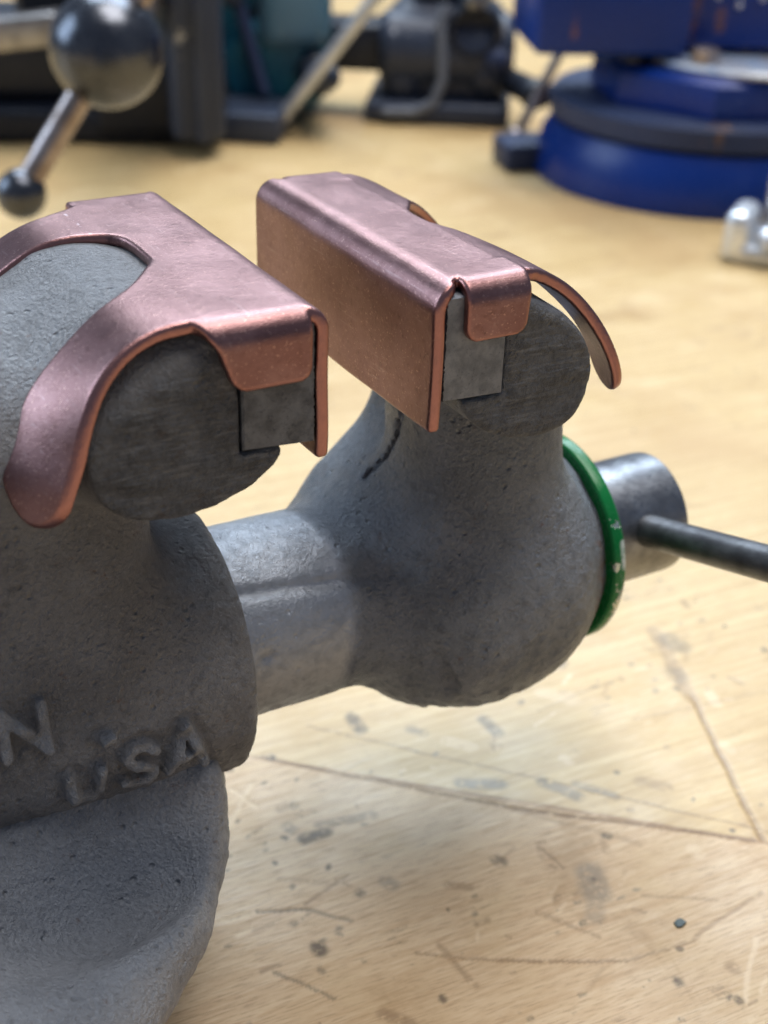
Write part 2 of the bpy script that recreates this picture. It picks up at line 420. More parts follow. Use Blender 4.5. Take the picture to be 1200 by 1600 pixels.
MARKS = [
    ((12.5, 45.1), (45.5, 13.4), 0.60, "brown", 0.75, 1),
    ((45.5, 13.4), (77.5, -12.0), 0.75, "brown", 0.85, 1),
    ((23.8, 49.7), (81.3, -11.8), 0.41, "brown", 0.55, 0.5),
    ((95.3, 24.3), (79.2, -12.5), 0.90, "brown", 0.70, 1),
    ((102.9, 45.3), (94.6, 23.5), 2.20, "brown", 0.45, 0.5),
    ((227.1, 207.4), (188.6, 147.0), 2.00, "pale", 0.50, 0),
    ((197.8, 164.4), (170.6, 117.0), 1.50, "pale", 0.40, 0),
    ((65.3, 33.9), (86.2, 34.9), 0.45, "brown", 0.40, 0.5),
    ((80.0, 23.1), (109.8, 18.2), 0.45, "brown", 0.35, 0.5),
    ((14.3, -6.8), (24.7, -13.9), 0.38, "brown", 0.55, 1),
    ((24.7, -13.9), (42.0, -23.0), 0.45, "brown", 0.70, 1),
    ((42.0, -23.0), (53.4, -24.4), 0.45, "brown", 0.50, 1),
    ((53.4, -24.4), (70.3, -21.9), 0.52, "brown", 0.45, 1),
    ((-3.7, 12.0), (3.7, 8.9), 0.50, "dark", 0.60, 1),
    ((3.7, 8.9), (8.7, 3.3), 0.50, "dark", 0.50, 0.6),
    ((35.6, -8.5), (39.0, -14.0), 0.68, "brown", 0.40, 0.6),
    ((39.0, -14.0), (41.0, -17.2), 0.52, "brown", 0.40, 0.6),
    ((52.3, -13.3), (62.8, -19.6), 0.45, "brown", 0.40, 0.3),
    ((32.6, 48.4), (32.1, 44.4), 1.95, "dark", 0.70, 0),
    ((40.4, 40.1), (41.9, 37.9), 1.65, "dark", 0.45, 0),
    ((54.3, 36.2), (54.7, 31.7), 1.80, "dark", 0.60, 0),
    ((44.9, 33.6), (47.8, 30.5), 2.10, "pale", 0.39, 0),
    ((69.7, 38.0), (73.0, 34.1), 2.70, "pale", 0.33, 0),
    ((98.8, 22.6), (97.6, 19.8), 1.80, "pale", 0.41, 0),
    ((10.0, 23.0), (14.0, 22.6), 1.80, "dark", 0.75, 0),
    ((13.9, 24.8), (22.8, 22.9), 1.50, "dark", 0.40, 0),
    ((9.0, 27.0), (9.1, 25.8), 1.50, "dark", 0.40, 0),
    ((40.9, 22.8), (47.1, 19.4), 1.95, "grey", 0.68, 0.6),
    ((54.4, 16.4), (57.2, 10.6), 2.10, "grey", 0.63, 0.6),
    ((59.2, 13.3), (63.2, 7.5), 1.50, "grey", 0.50, 0.5),
    ((48.1, -5.6), (46.2, -9.4), 3.45, "grey", 0.56, 0),
    ((45.8, -10.0), (42.9, -13.8), 2.25, "grey", 0.36, 0),
    ((48.9, -7.6), (47.3, -10.0), 1.65, "grey", 0.45, 0),
    ((17.6, 8.2), (17.9, 7.1), 1.95, "grey", 0.45, 0),
    ((66.9, -8.7), (66.9, -10.4), 1.68, "pale", 0.44, 0),
    ((1.5, 1.3), (1.5, 0.5), 1.70, "dark", 0.80, 0),
    ((36.2, 3.8), (36.5, 3.4), 1.65, "dark", 0.60, 0),
    ((12.4, 8.2), (12.6, 7.9), 1.20, "dark", 0.60, 0),
    ((76.7, 45.7), (78.1, 44.3), 2.25, "dark", 0.55, 0),
    ((103.6, 41.0), (103.9, 38.3), 3.75, "dark", 0.45, 0),
    ((97.0, 31.8), (96.6, 29.6), 3.00, "dark", 0.35, 0),
    ((70.0, 8.7), (73.0, 5.3), 2.00, "brown", 0.40, 0),
    ((61.3, 20.1), (61.6, 18.5), 1.50, "pale", 0.33, 0),
    ((90.8, 9.1), (90.6, 7.7), 1.50, "pale", 0.33, 0),
    ((-6.1, -0.2), (-0.7, -8.4), 0.50, "dark", 0.50, 0.4),
    ((4.5, -14.3), (7.0, -17.5), 1.50, "brown", 0.50, 0),
    ((3.9, 39.9), (6.2, 34.1), 0.70, "pale", 0.55, 1),
    ((8.1, 39.6), (-1.1, 30.8), 0.70, "pale", 0.55, 1),
    ((-8.9, 12.5), (-5.4, 11.9), 0.90, "pale", 0.60, 1),
    ((-8.2, 9.2), (-5.9, 9.5), 0.80, "pale", 0.60, 1),
    ((51.9, -36.1), (51.9, -36.4), 1.00, "dark", 0.70, 0),
    ((13.4, -15.8), (13.5, -16.2), 0.90, "dark", 0.70, 0),
    ((41.6, 17.7), (59.7, -4.1), 0.90, "brown", 0.30, 0.4),
    ((248.5, 314.1), (273.0, 223.6), 1.80, "pale", 0.19, 0),
    ((267.5, 395.6), (264.8, 338.3), 3.60, "pale", 0.17, 0),
    ((243.2, 186.3), (231.1, 148.8), 2.00, "brown", 0.40, 0),
    ((165.0, 138.2), (157.4, 114.7), 4.00, "brown", 0.30, 0),]
# the top as one sheet, finely divided where it is close, with the scratches cut into it
bx = np.concatenate([np.linspace(-1050, -60, 24), np.arange(-59.6, 125, .4), np.linspace(125.6, 1350, 30)])
by = np.concatenate([np.linspace(-500, -95, 14), np.arange(-94.6, 90, .4), np.linspace(90.6, 1400, 34)])
gx, gy = np.meshgrid(bx, by, indexing='ij'); zt = np.full(gx.shape, -H); marks = {k: np.zeros(gx.shape) for k in ('pale', 'brown', 'grey', 'dark')}
wx = gx + .14 * waves(gx, gy, 0 * gx, 9, 6, 61) + .07 * waves(gx, gy, 0 * gx, 3, 6, 62)
wy = gy + .14 * waves(gx, gy, 0 * gx, 9, 6, 63) + .07 * waves(gx, gy, 0 * gx, 3, 6, 64)
for A, B, wd, kind, k, dep in MARKS:
    ex, ey = B[0] - A[0], B[1] - A[1]
    tt = np.clip(((wx - A[0]) * ex + (wy - A[1]) * ey) / (ex * ex + ey * ey + 1e-9), 0, 1)
    d = np.hypot(wx - A[0] - ex * tt, wy - A[1] - ey * tt)
    m = np.clip((wd - d) / (wd * .65), 0, 1); m = m * m * (3 - 2 * m)
    marks[kind] = np.maximum(marks[kind], m * k); zt -= m * dep * .14
# wear too small to draw one by one: short scratches, nicks and specks, dense in patches
for q in range(1100):
    px_, py_ = rng.uniform(-40, 120), rng.uniform(-90, 85)
    if waves(px_, py_, 0, 38, 6, 71) + rng.normal(0, .35) < .25: continue
    kind = ('brown', 'pale', 'dark', 'dark', 'brown', 'grey')[q % 6]
    an = rng.normal(0, .5) + (0 if q % 3 else rng.uniform(0, 3.1)); ln_ = rng.uniform(.1, .9) if kind in ('dark', 'grey') else rng.exponential(2.6) + .8
    wd = rng.uniform(.32, .6) if q % 9 else rng.uniform(.6, 1.3); k = rng.uniform(.2, .6) if kind in ('brown', 'pale') else rng.uniform(.35, .9)
    ex, ey = math.cos(an) * ln_, math.sin(an) * ln_
    i0, i1 = np.searchsorted(bx, [min(px_, px_ + ex) - 2, max(px_, px_ + ex) + 2]); j0, j1 = np.searchsorted(by, [min(py_, py_ + ey) - 2, max(py_, py_ + ey) + 2])
    sl = (slice(i0, i1), slice(j0, j1)); tt = np.clip(((wx[sl] - px_) * ex + (wy[sl] - py_) * ey) / (ln_ * ln_), 0, 1)
    d = np.hypot(wx[sl] - px_ - ex * tt, wy[sl] - py_ - ey * tt); m = np.clip((wd - d) / (wd * .6), 0, 1)
    marks[kind][sl] = np.maximum(marks[kind][sl], m * k); zt[sl] -= m * (.06 if kind in ('brown', 'pale') else 0)
nx, ny = gx.shape; ii = np.arange(nx * ny).reshape(nx, ny)
Q = np.stack([ii[:-1, :-1], ii[1:, :-1], ii[1:, 1:], ii[:-1, 1:]], -1).reshape(-1, 4)
V = np.stack([gx, gy, zt], -1).reshape(-1, 3)
rim = np.concatenate([ii[:, 0], ii[-1, 1:], ii[-2::-1, -1], ii[0, -2:0:-1]])
low = V[rim] - [0, 0, 36]; k0 = len(V); lid = np.arange(k0, k0 + len(rim)); nxt = np.roll(np.arange(len(rim)), -1)
V = np.concatenate([V, low]); Q = np.concatenate([Q, np.stack([rim, lid, lid[nxt], rim[nxt]], 1)])
bench = mesh_obj('workbench_top', V, Q, bench_material(), None, {k: np.concatenate([m.ravel(), np.zeros(len(rim))]) for k, m in marks.items()}, smooth=False)
bench['kind'] = 'structure'
bench['label'] = 'worn birch plywood bench top'

# ------------------------------------------------------------------ the vise
vise = thing('bench_vise', 'small grey cast iron vise with round body and copper jaw covers, in the foreground', 'vise', (-60, 25.5, -H))

def jaw_bar(X, Z, poly):
    return polysdf(X + 0 * Z, Z + 0 * X, poly)
L_poly = [(-9.3, 0), (-9.3, -.02), (-13.5, -.1), (-17, -.6), (-20.5, -1.9), (-24, -4.4), (-26.6, -8), (-27.6, -12), (-27.3, -15.8),
          (-25.2, -19.2), (-21.5, -21.1), (-17, -21.7), (-12.5, -21.2), (-8.4, -19.9), (-5.4, -17.9), (-4, -15.9), (-4.1, -15.0), (-9.3, -15.0)]
R_poly = [(26.75, -.4), (30, -2.0), (33, -3.5), (36.2, -5.3), (39.2, -8.3), (40.8, -12), (40.9, -16.2), (39.4, -19.6),
          (36.6, -21.5), (32.5, -21.9), (28, -21.0), (24.6, -19.4), (22.0, -17.2), (20.7, -15.2), (20.9, -14.3), (26.75, -14.3)]
def smooth_keep(poly, keep):
    out = []; n = len(poly)
    for i, p in enumerate(poly):
        a, b = poly[i - 1], poly[(i + 1) % n]
        if i in keep: out.append(p); continue
        for t in (.25, .5, .75):
            q0 = (a[0] + (p[0] - a[0]) * (.5 + t * .5), a[1] + (p[1] - a[1]) * (.5 + t * .5))
            q1 = (p[0] + (b[0] - p[0]) * t * .5, p[1] + (b[1] - p[1]) * t * .5)
            out.append((q0[0] + (q1[0] - q0[0]) * t, q0[1] + (q1[1] - q0[1]) * t))
    return out
L_sm = smooth_keep(L_poly, {0, 1, len(L_poly) - 1, len(L_poly) - 2})
R_sm = smooth_keep(R_poly, {0, len(R_poly) - 1, len(R_poly) - 2})

# --- fixed body: bullet barrel, neck and fixed jaw in one casting
LET = [  # raised letters on the flank: strokes in (x, arc length)
    [(-39.2, 3.9), (-39.2, 9.6), (-34.2, 3.9), (-34.2, 9.6)],
    [(-32.0, -1.9), (-31.8, -5.2), (-30.9, -6.4), (-29.0, -6.4), (-28.1, -5.2), (-27.9, -1.7)],
    [(-20.6, -1.2), (-21.8, -.3), (-23.4, -.4), (-24.4, -1.6), (-23.6, -2.9), (-21.8, -3.6), (-20.8, -4.8), (-21.8, -6.2), (-23.6, -6.4), (-24.8, -5.5)],
    [(-18.7, -5.8), (-16.2, .9), (-13.8, -5.8)], [(-17.8, -3.6), (-14.7, -3.6)],
    [(-27.2, 2.5), (-26.2, 2.6)]]
def body_sdf(X, Y, Z):
    rho = np.sqrt((Y - AY) ** 2 + (Z - AZ) ** 2)
    s = (np.arctan2(Z - AZ, AY - Y) * 20.5).astype(np.float32)
    near = (Y < AY)
    sx = X + 0 * s; ss = s + 0 * X
    d = np.full(sx.shape, 9.0, np.float32)
    sub = (X[:, 0, 0] > -45)
    for st in LET:
        for a, b in zip(st[:-1], st[1:]):
            ex, ey = b[0] - a[0], b[1] - a[1]; wx, wy = sx[sub] - a[0], ss[sub] - a[1]
            t = np.clip((wx * ex + wy * ey) / (ex * ex + ey * ey), 0, 1)
            d[sub] = np.minimum(d[sub], np.sqrt((wx - ex * t) ** 2 + (wy - ey * t) ** 2))
    worn = .75 + .25 * waves(sx, ss, 0 * sx, 4.5, 5, 3)
    raise_ = np.where(near, np.clip(1 - (d - .56) / .36, 0, 1), 0); raise_ = raise_ * raise_ * (3 - 2 * raise_) * 1.6 * worn
    halo = np.where(near, np.clip(1 - np.abs(d - 1.35) / .8, 0, 1), 0) * .42
    R = 20.5 + raise_ - halo + .13 * waves(X, Y, Z, 11, 6, 1) + .06 * waves(X, Y, Z, 3.2, 6, 2) + .075 * waves(X, Y, Z, 1.5, 9, 4)
    f = rmax(rho - R, np.abs(X + 57.5) - 52.5, 2.2)
    # step near the mouth of the barrel
    f = smax(f, -(np.abs(X + 12.2) - .35) - 0, 1.0) if False else f
    neck = rb(X, Y, Z, (-34, 26.5, -30), (18.5, 18.0, 22), 9) 
    f = smin(f, neck, 7)
    b = np.clip(1 - ((Y - AY) / 25.0) ** 2, 0, 1) * 2.6
    k = np.clip((-X - 10) / 12, 0, 1)
    x2, z2 = np.meshgrid(X[:, 0, 0], Z[0, 0, :], indexing='ij')
    p2 = polysdf(x2, z2, L_sm)[:, None, :]
    prof = p2 - b * k * 1.0
    ends = np.abs(Y - 25.5) - 25.6 + .12 * waves(X, Y, Z, 5, 6, 9) * np.ones_like(Y)
    rr = np.clip((Z + 12) / 8, 0, 1) * 4.6 * np.clip((-X - 9.4) / 5, 0, 1) + .5
    bar = rmax(prof, ends, rr)
    bulge = ell(X, Y, Z, (-30, 26, -16), (15, 20, 13.5))
    bar = smin(bar, bulge, 4)
    f = smin(f, bar, 2.2)
    notch = rb(X, Y, Z, (-3.5, 25.5, -6.3), (5.85, 40, 8.75), .1)
    return smax(f, -notch, .3)
xs = np.concatenate([np.arange(-112, -47, 1.3), np.arange(-47, -2, .38)]).astype(np.float32)
ys, zs = axes(-1.5, 53, .4), axes(-79, 2.5, .4)
F = body_sdf(*grid(xs, ys, zs)); V, Q = nets(F, xs, ys, zs)
gnd = np.clip(1 - (V[:, 1] + .15) / .9, 0, 1) * (V[:, 2] > -23)
sv = np.arctan2(V[:, 2] - AZ, AY - V[:, 1]) * 20.5; dl = np.full(len(V), 9.0)
for st in LET:
    for a, b in zip(st[:-1], st[1:]):
        ex, ey = b[0] - a[0], b[1] - a[1]; wx, wy = V[:, 0] - a[0], sv - a[1]
        tt = np.clip((wx * ex + wy * ey) / (ex * ex + ey * ey), 0, 1); dl = np.minimum(dl, np.hypot(wx - ex * tt, wy - ey * tt))
rub_lit = np.where(V[:, 1] < AY, np.clip((.8 - dl) / .25, 0, 1), 0) * .42          # letter tops rubbed, and lightened in colour as if catching light
body = mesh_obj('fixed_body', V, Q, M_body, vise, {'machined': rub_lit, 'ground': gnd})

# --- base flange with scooped pockets
def base_sdf(X, Y, Z):
    c = (-69, 30.5); q = np.sqrt((X - c[0]) ** 2 + (Y - c[1]) ** 2)
    wv = .25 * waves(X, Y, Z, 17, 6, 21) + .09 * waves(X, Y, Z, 4, 6, 22) + .09 * waves(X, Y, Z, 1.8, 9, 23)
    f = rmax(q - (63.5 + wv), np.abs(Z + 76) - 12.5, 11.5) 
    pl = rmax(np.sqrt((X + 69) ** 2 + (Y - 26) ** 2) - 47, np.abs(Z + 90) - 12, 2)
    f = smin(f, pl, 3)
    # lip that carries the barrel
    lip = rb(X, Y, Z, (-62, 25.5, -68.2), (51.5, 22.6, 4.6), 3.0)
    f = smin(f, lip, 2.5)
    ca, sa = math.cos(math.radians(15)), math.sin(math.radians(15))
    U = (X + 28.5) * ca + (Y + 3.6) * sa; W_ = -(X + 28.5) * sa + (Y + 3.6) * ca
    sc = ell(U, W_, Z, (0, 0, -61.5), (17.5, 8.8, 18.0))
    f = smax(f, -sc, 4.0)
    sc3 = ell(X + 35, Y + 14, Z, (0, 0, -60), (21, 17.5, 9.5)); f = smax(f, -sc3, 9)
    U2 = (X + 75) ; sc2 = ell(U2, Y + 14, Z, (0, 0, -60), (19, 12, 13))
    return smax(f, -sc2, 5)
xs = np.concatenate([np.arange(-135, -60, 1.5), np.arange(-60, -3, .5)]).astype(np.float32)
ys = np.concatenate([np.arange(-36, 12, .5), np.arange(12, 97, 1.5)]).astype(np.float32); zs = axes(-H - 0.01, -60, .6)
F = base_sdf(*grid(xs, ys, zs)); V, Q = nets(F, xs, ys, zs)
mesh_obj('swivel_base', V, Q, M_base, vise, {'machined': np.zeros(len(V)), 'ground': np.zeros(len(V))})

# --- moving jaw: slide, bulb, neck and jaw in one casting
PX = [-30, 15, 17.5, 20, 22.5, 25.5, 29, 33.5, 38.5, 44, 49, 53, 55.3, 56.4, 60]
PR = [14.5, 14.5, 14.9, 16.2, 18.3, 20.3, 21.8, 22.7, 23.1, 22.7, 21.2, 18.8, 16.8, 15.6, 15.2]
def pchip(x, X, Y):
    X, Y = np.array(X, float), np.array(Y, float); h = np.diff(X); d = np.diff(Y) / h; m = np.zeros(len(X))
    m[1:-1] = np.where(d[:-1] * d[1:] > 0, 2 * d[:-1] * d[1:] / (d[:-1] + d[1:] + 1e-9), 0)
    i = np.clip(np.searchsorted(X, x) - 1, 0, len(h) - 1); t = (x - X[i]) / h[i]
    return ((1 + 2 * t) * (1 - t) ** 2 * Y[i] + t * (1 - t) ** 2 * h[i] * m[i] + t * t * (3 - 2 * t) * Y[i + 1] + t * t * (t - 1) * h[i] * m[i + 1])
CRACK = [((18.2, 10, -18.5), (28.9, 28, -28.3)), ((17.6, 10, -22.6), (28.3, 28, -32.8)), ((16.0, 10, -25.3), (26.5, 28, -35.9)), ((12.7, 10, -28.1), (22.7, 28, -38.9))]
def jaw_sdf(X, Y, Z):
    rho = np.sqrt((Y - AY) ** 2 + (Z - AZ) ** 2); th = np.degrees(np.arctan2(Z - AZ, AY - Y))
    R = pchip(X, PX, PR).astype(np.float32); slope = np.gradient(R[:, 0, 0], X[:, 0, 0])[:, None, None]
    cast = np.clip((X - 14) / 8, 0, 1)
    wv = .18 * waves(X, Y, Z, 10, 7, 31) + .07 * waves(X, Y, Z, 3, 7, 32) + .06 * waves(X, Y, Z, 1.5, 9, 35)
    dents = .8 * np.clip(waves(X * 1.6, Y * .7, Z * .55, 5.0, 6, 33) - .35, 0, 1.2) * np.clip((-th + 6) / 22, 0, 1) * np.clip((46 - X) / 10, .25, 1) * np.clip((X - 6) / 4, 0, 1)
    crease = .7 * np.exp(-((th - 46 + .5 * (X - 5)) / 4.0) ** 2) * np.clip((22 - X) / 10, 0, 1)
    flat = .25 * np.clip(np.cos(np.radians((th - 20) * 3)), -1, 1) * (1 - cast)
    pit = .5 * np.exp(-(((X + 1.5) / 1.0) ** 2 + ((th - 12) / 3.2) ** 2)) + .6 * np.exp(-(((X - 1) / 1.2) ** 2 + ((th + 38) / 5) ** 2))
    R2 = R + wv * (.35 + .65 * cast) - dents - crease + flat - pit
    f = (rho - R2) / np.sqrt(1 + slope ** 2); f = np.maximum(f, X - 57.2)
    # neck: tapering column, then a rib on the gap side
    tz = np.clip((Z + 48) / 30, 0, 1)
    cx, ax_, ay_ = 37.9 - 2.0 * tz, 12.6 - .6 * tz, 13.0 - 1.0 * tz
    col = np.sqrt(((X - cx) / ax_) ** 2 + (np.abs(Y - 20.5) / ay_) ** 3) ; col = (col - 1) * 12
    col = np.maximum(np.maximum(col, Z + 12), -60 - Z)
    rx = pchip(Z, [-60, -47, -44, -42, -39, -35.5, -31, -27, -10], [9.5, 17.3, 19.5, 21.8, 25.0, 28.2, 30.3, 31.0, 31.2]).astype(np.float32)
    rib = rb(X, Y, Z, (34, 29.5, -35), (0, 0, 0), 0) * 0 + np.maximum((rx - X) * .8, X - 46)
    rib = rmax(rib, np.abs(Y - 31.5) - 12.5, 5.0); rib = np.maximum(rib, np.maximum(Z + 14, -55 - Z))
    top = smin(col, rib, .7)
    f = smin(f, top, 5.5)
    b = np.clip(1 - ((Y - AY) / 25.0) ** 2, 0, 1) * .8
    k = np.clip((X - 30) / 8, 0, 1)
    x2, z2 = np.meshgrid(X[:, 0, 0], Z[0, 0, :], indexing='ij')
    p2 = polysdf(x2, z2, R_sm)[:, None, :]
    ends = np.abs(Y - 25.5) - 25.6 + .14 * waves(X, Y, Z, 4.5, 6, 39)
    rr = np.clip((Z + 11) / 7, 0, 1) * 1.3 * np.clip((X - 26) / 6, 0, 1) + .5
    bar = rmax(p2 - b * k, ends, rr)
    f = smin(f, bar, 1.6)
    # crack line between the column and its rib
    # an old casting crack where the column meets its rib: a narrow slot, shallow
    cr = np.full(f.shape, 9.0, np.float32)
    for s_ in np.linspace(0, 1, 21):
        path = [np.array(n_) + (np.array(f_) - np.array(n_)) * s_ for n_, f_ in CRACK]
        for a, c in zip(path[:-1], path[1:]):
            e = c - a; wx, wy, wz = X - a[0], Y - a[1], Z - a[2]
            tt = np.clip((wx * e[0] + wy * e[1] + wz * e[2]) / (e @ e), 0, 1)
            cr = np.minimum(cr, (wx - e[0] * tt) ** 2 + (wy - e[1] * tt) ** 2 + (wz - e[2] * tt) ** 2)
    cr = np.sqrt(cr)
    f = smax(f, np.minimum(.47 - cr, f + 1.15), .3)
    notch = rb(X, Y, Z, (21.5, 25.5, -6.0), (5.2, 40, 8.3), .1)
    return smax(f, -notch, .3)
xs, ys, zs = np.concatenate([np.arange(-24, -8, 1.2), np.arange(-8, 64.5, .42)]).astype(np.float32), axes(-1.5, 53, .42), axes(-84, 1.2, .42)
F = jaw_sdf(*grid(xs, ys, zs)); V, Q = nets(F, xs, ys, zs)
rho = np.hypot(V[:, 1] - AY, V[:, 2] - AZ); th = np.degrees(np.arctan2(V[:, 2] - AZ, AY - V[:, 1]))
edge_x = 13.2 + 1.2 * np.sin(np.radians(th * 2))
mach = np.clip((edge_x - V[:, 0]) / 2.2, 0, 1) * (rho < 18)
gnd = np.clip(1 - (V[:, 1] + .15) / .9, 0, 1) * (V[:, 2] > -23)
rust = np.clip((V[:, 0] - 51.5) / 2.5, 0, 1) * np.clip((40 - np.abs(th - 5)) / 20, 0, 1)
mjaw = mesh_obj('moving_jaw', V, Q, M_jaw, vise, {'machined': mach, 'ground': gnd, 'rust': rust})

# --- jaw inserts, with a fine serrated working face
def insert_part(x_back, x_face, zb_back, zb_face, zt, mat, label):
    n = 44; sgn = 1 if x_face > x_back else -1
    pts = [(x_back, zt), (x_back, zb_back)]
    for i in range(1, 6): pts.append((x_back + (x_face - x_back) * i / 6, zb_back + (zb_face - zb_back) * i / 6))
    for i in range(n + 1):
        z = zb_face + (zt - zb_face) * i / n
        pts.append((x_face - sgn * (.10 * (i % 2) + .16 * random.random()), z))
    bm = bmesh.new()
    rows = [[bm.verts.new((x + random.uniform(-.03, .03), y, z)) for x, z in pts] for y in (-.25, .0, 25, 51.0, 51.25)]
    cx, cz = np.mean([p[0] for p in pts]), np.mean([p[1] for p in pts])
    for r_ in (rows[0], rows[-1]):
        for v in r_: v.co.x += (cx - v.co.x) * .03; v.co.z += (cz - v.co.z) * .03
    for A, B in zip(rows[:-1], rows[1:]):
        for i in range(len(pts)):
            j = (i + 1) % len(pts); bm.faces.new((A[i], A[j], B[j], B[i]))
    bm.faces.new(rows[0]); bm.faces.new(rows[-1])
    return bm_obj('jaw_insert', bm, mat, vise, True, label, 25)
insert_part(-9.2, .05, -14.65, -15.3, -.15, M_insert, 'dark pitted steel insert')
insert_part(26.6, 17.6, -14.15, -13.75, -.15, M_insert2, 'lighter grey steel insert')

# --- painted ring, screw head, handle
ring = lathe([(56.7, 14.6), (56.7, 17.35), (56.95, 17.7), (57.3, 17.8), (58.6, 17.8), (58.9, 17.65), (59.1, 17.3), (59.1, 9)],
             Matrix.Translation((0, AY, AZ)), 96)
bm_obj('thrust_ring', ring, M_green, vise, True, 'green painted ring worn to bare metal', 18)
head = lathe([(59.2, 0), (59.2, 10.3), (59.6, 10.6), (77.0, 10.6), (78.0, 10.5), (78.6, 9.4), (78.6, 0)], Matrix.Translation((0, AY, AZ - .5)), 64)
sh = bm_obj('screw_head', head, M_dark_steel, vise, True, None, 30)
hd = Vector((0, -math.cos(math.radians(17)), math.sin(math.radians(17))))
hc = Vector((69.8, AY, AZ - .3))
hb = rod_bm(hc - hd * 16, hc + hd * 78, 2.75, .4, 32)
hh = bm_obj('handle', hb, M_rod, vise, True, None, 30)
kb = ball_bm(hc + hd * 78, 5.2, 24); bm_obj('handle_knob', kb, M_rod, hh)
kb = ball_bm(hc - hd * 15.5, 4.4, 24); bm_obj('handle_knob', kb, M_rod, hh)
# hold-down bolts of the base, at the left of the barrel and behind it
for bx, by in ((-84, -13), (-62, 76)):
    b_ = lathe([(0, 0), (0, 4.2), (3.6, 4.2), (4.0, 3.7), (4.0, 0)], frame((bx, by, -72.6), (0, 0, 1)), 6)
    bm_obj('hold_down_bolt', b_, M_rod, vise, True, None, 20)

# ------------------------------------------------------------------ copper jaw covers
T = 1.65
def curve_param(xs, zs, line):
    """nearest distance and arc length of each (x, z) on the polyline"""
    x2, z2 = np.meshgrid(xs, zs, indexing='ij'); best = np.full(x2.shape, 1e9); U = np.zeros(x2.shape); L = 0.0
    n = len(line) - 1
    for i in range(n):
        a, b = line[i], line[i + 1]; ex, ez = b[0] - a[0], b[1] - a[1]; ln = math.hypot(ex, ez)
        t = ((x2 - a[0]) * ex + (z2 - a[1]) * ez) / (ln * ln)
        tc = np.clip(t, 0, 1)
        d = (x2 - a[0] - ex * tc) ** 2 + (z2 - a[1] - ez * tc) ** 2
        m = d < best; best = np.where(m, d, best)
        te = np.clip(t, -9 if i == 0 else 0, 9 if i == n - 1 else 1)
        U = np.where(m, L + te * ln, U); L += ln
    # distance across the sheet (ignores overshoot at the two ends)
    dx = np.sqrt(best)
    a, b = line[0], line[1]; t0 = ((x2 - a[0]) * (b[0] - a[0]) + (z2 - a[1]) * (b[1] - a[1])) / math.hypot(b[0] - a[0], b[1] - a[1])
    p0 = np.abs((x2 - a[0]) * (b[1] - a[1]) - (z2 - a[1]) * (b[0] - a[0])) / math.hypot(b[0] - a[0], b[1] - a[1])
    dx = np.where((U < 0), p0, dx)
    a, b = line[-2], line[-1]; p1 = np.abs((x2 - a[0]) * (b[1] - a[1]) - (z2 - a[1]) * (b[0] - a[0])) / math.hypot(b[0] - a[0], b[1] - a[1])
    dx = np.where(U > L, p1, dx)
    return dx.astype(np.float32), U.astype(np.float32), L
def arc_pts(c, r, a0, a1, n=8):
    return [(c[0] + r * math.cos(math.radians(a0 + (a1 - a0) * i / n)), c[1] + r * math.sin(math.radians(a0 + (a1 - a0) * i / n))) for i in range(n + 1)]
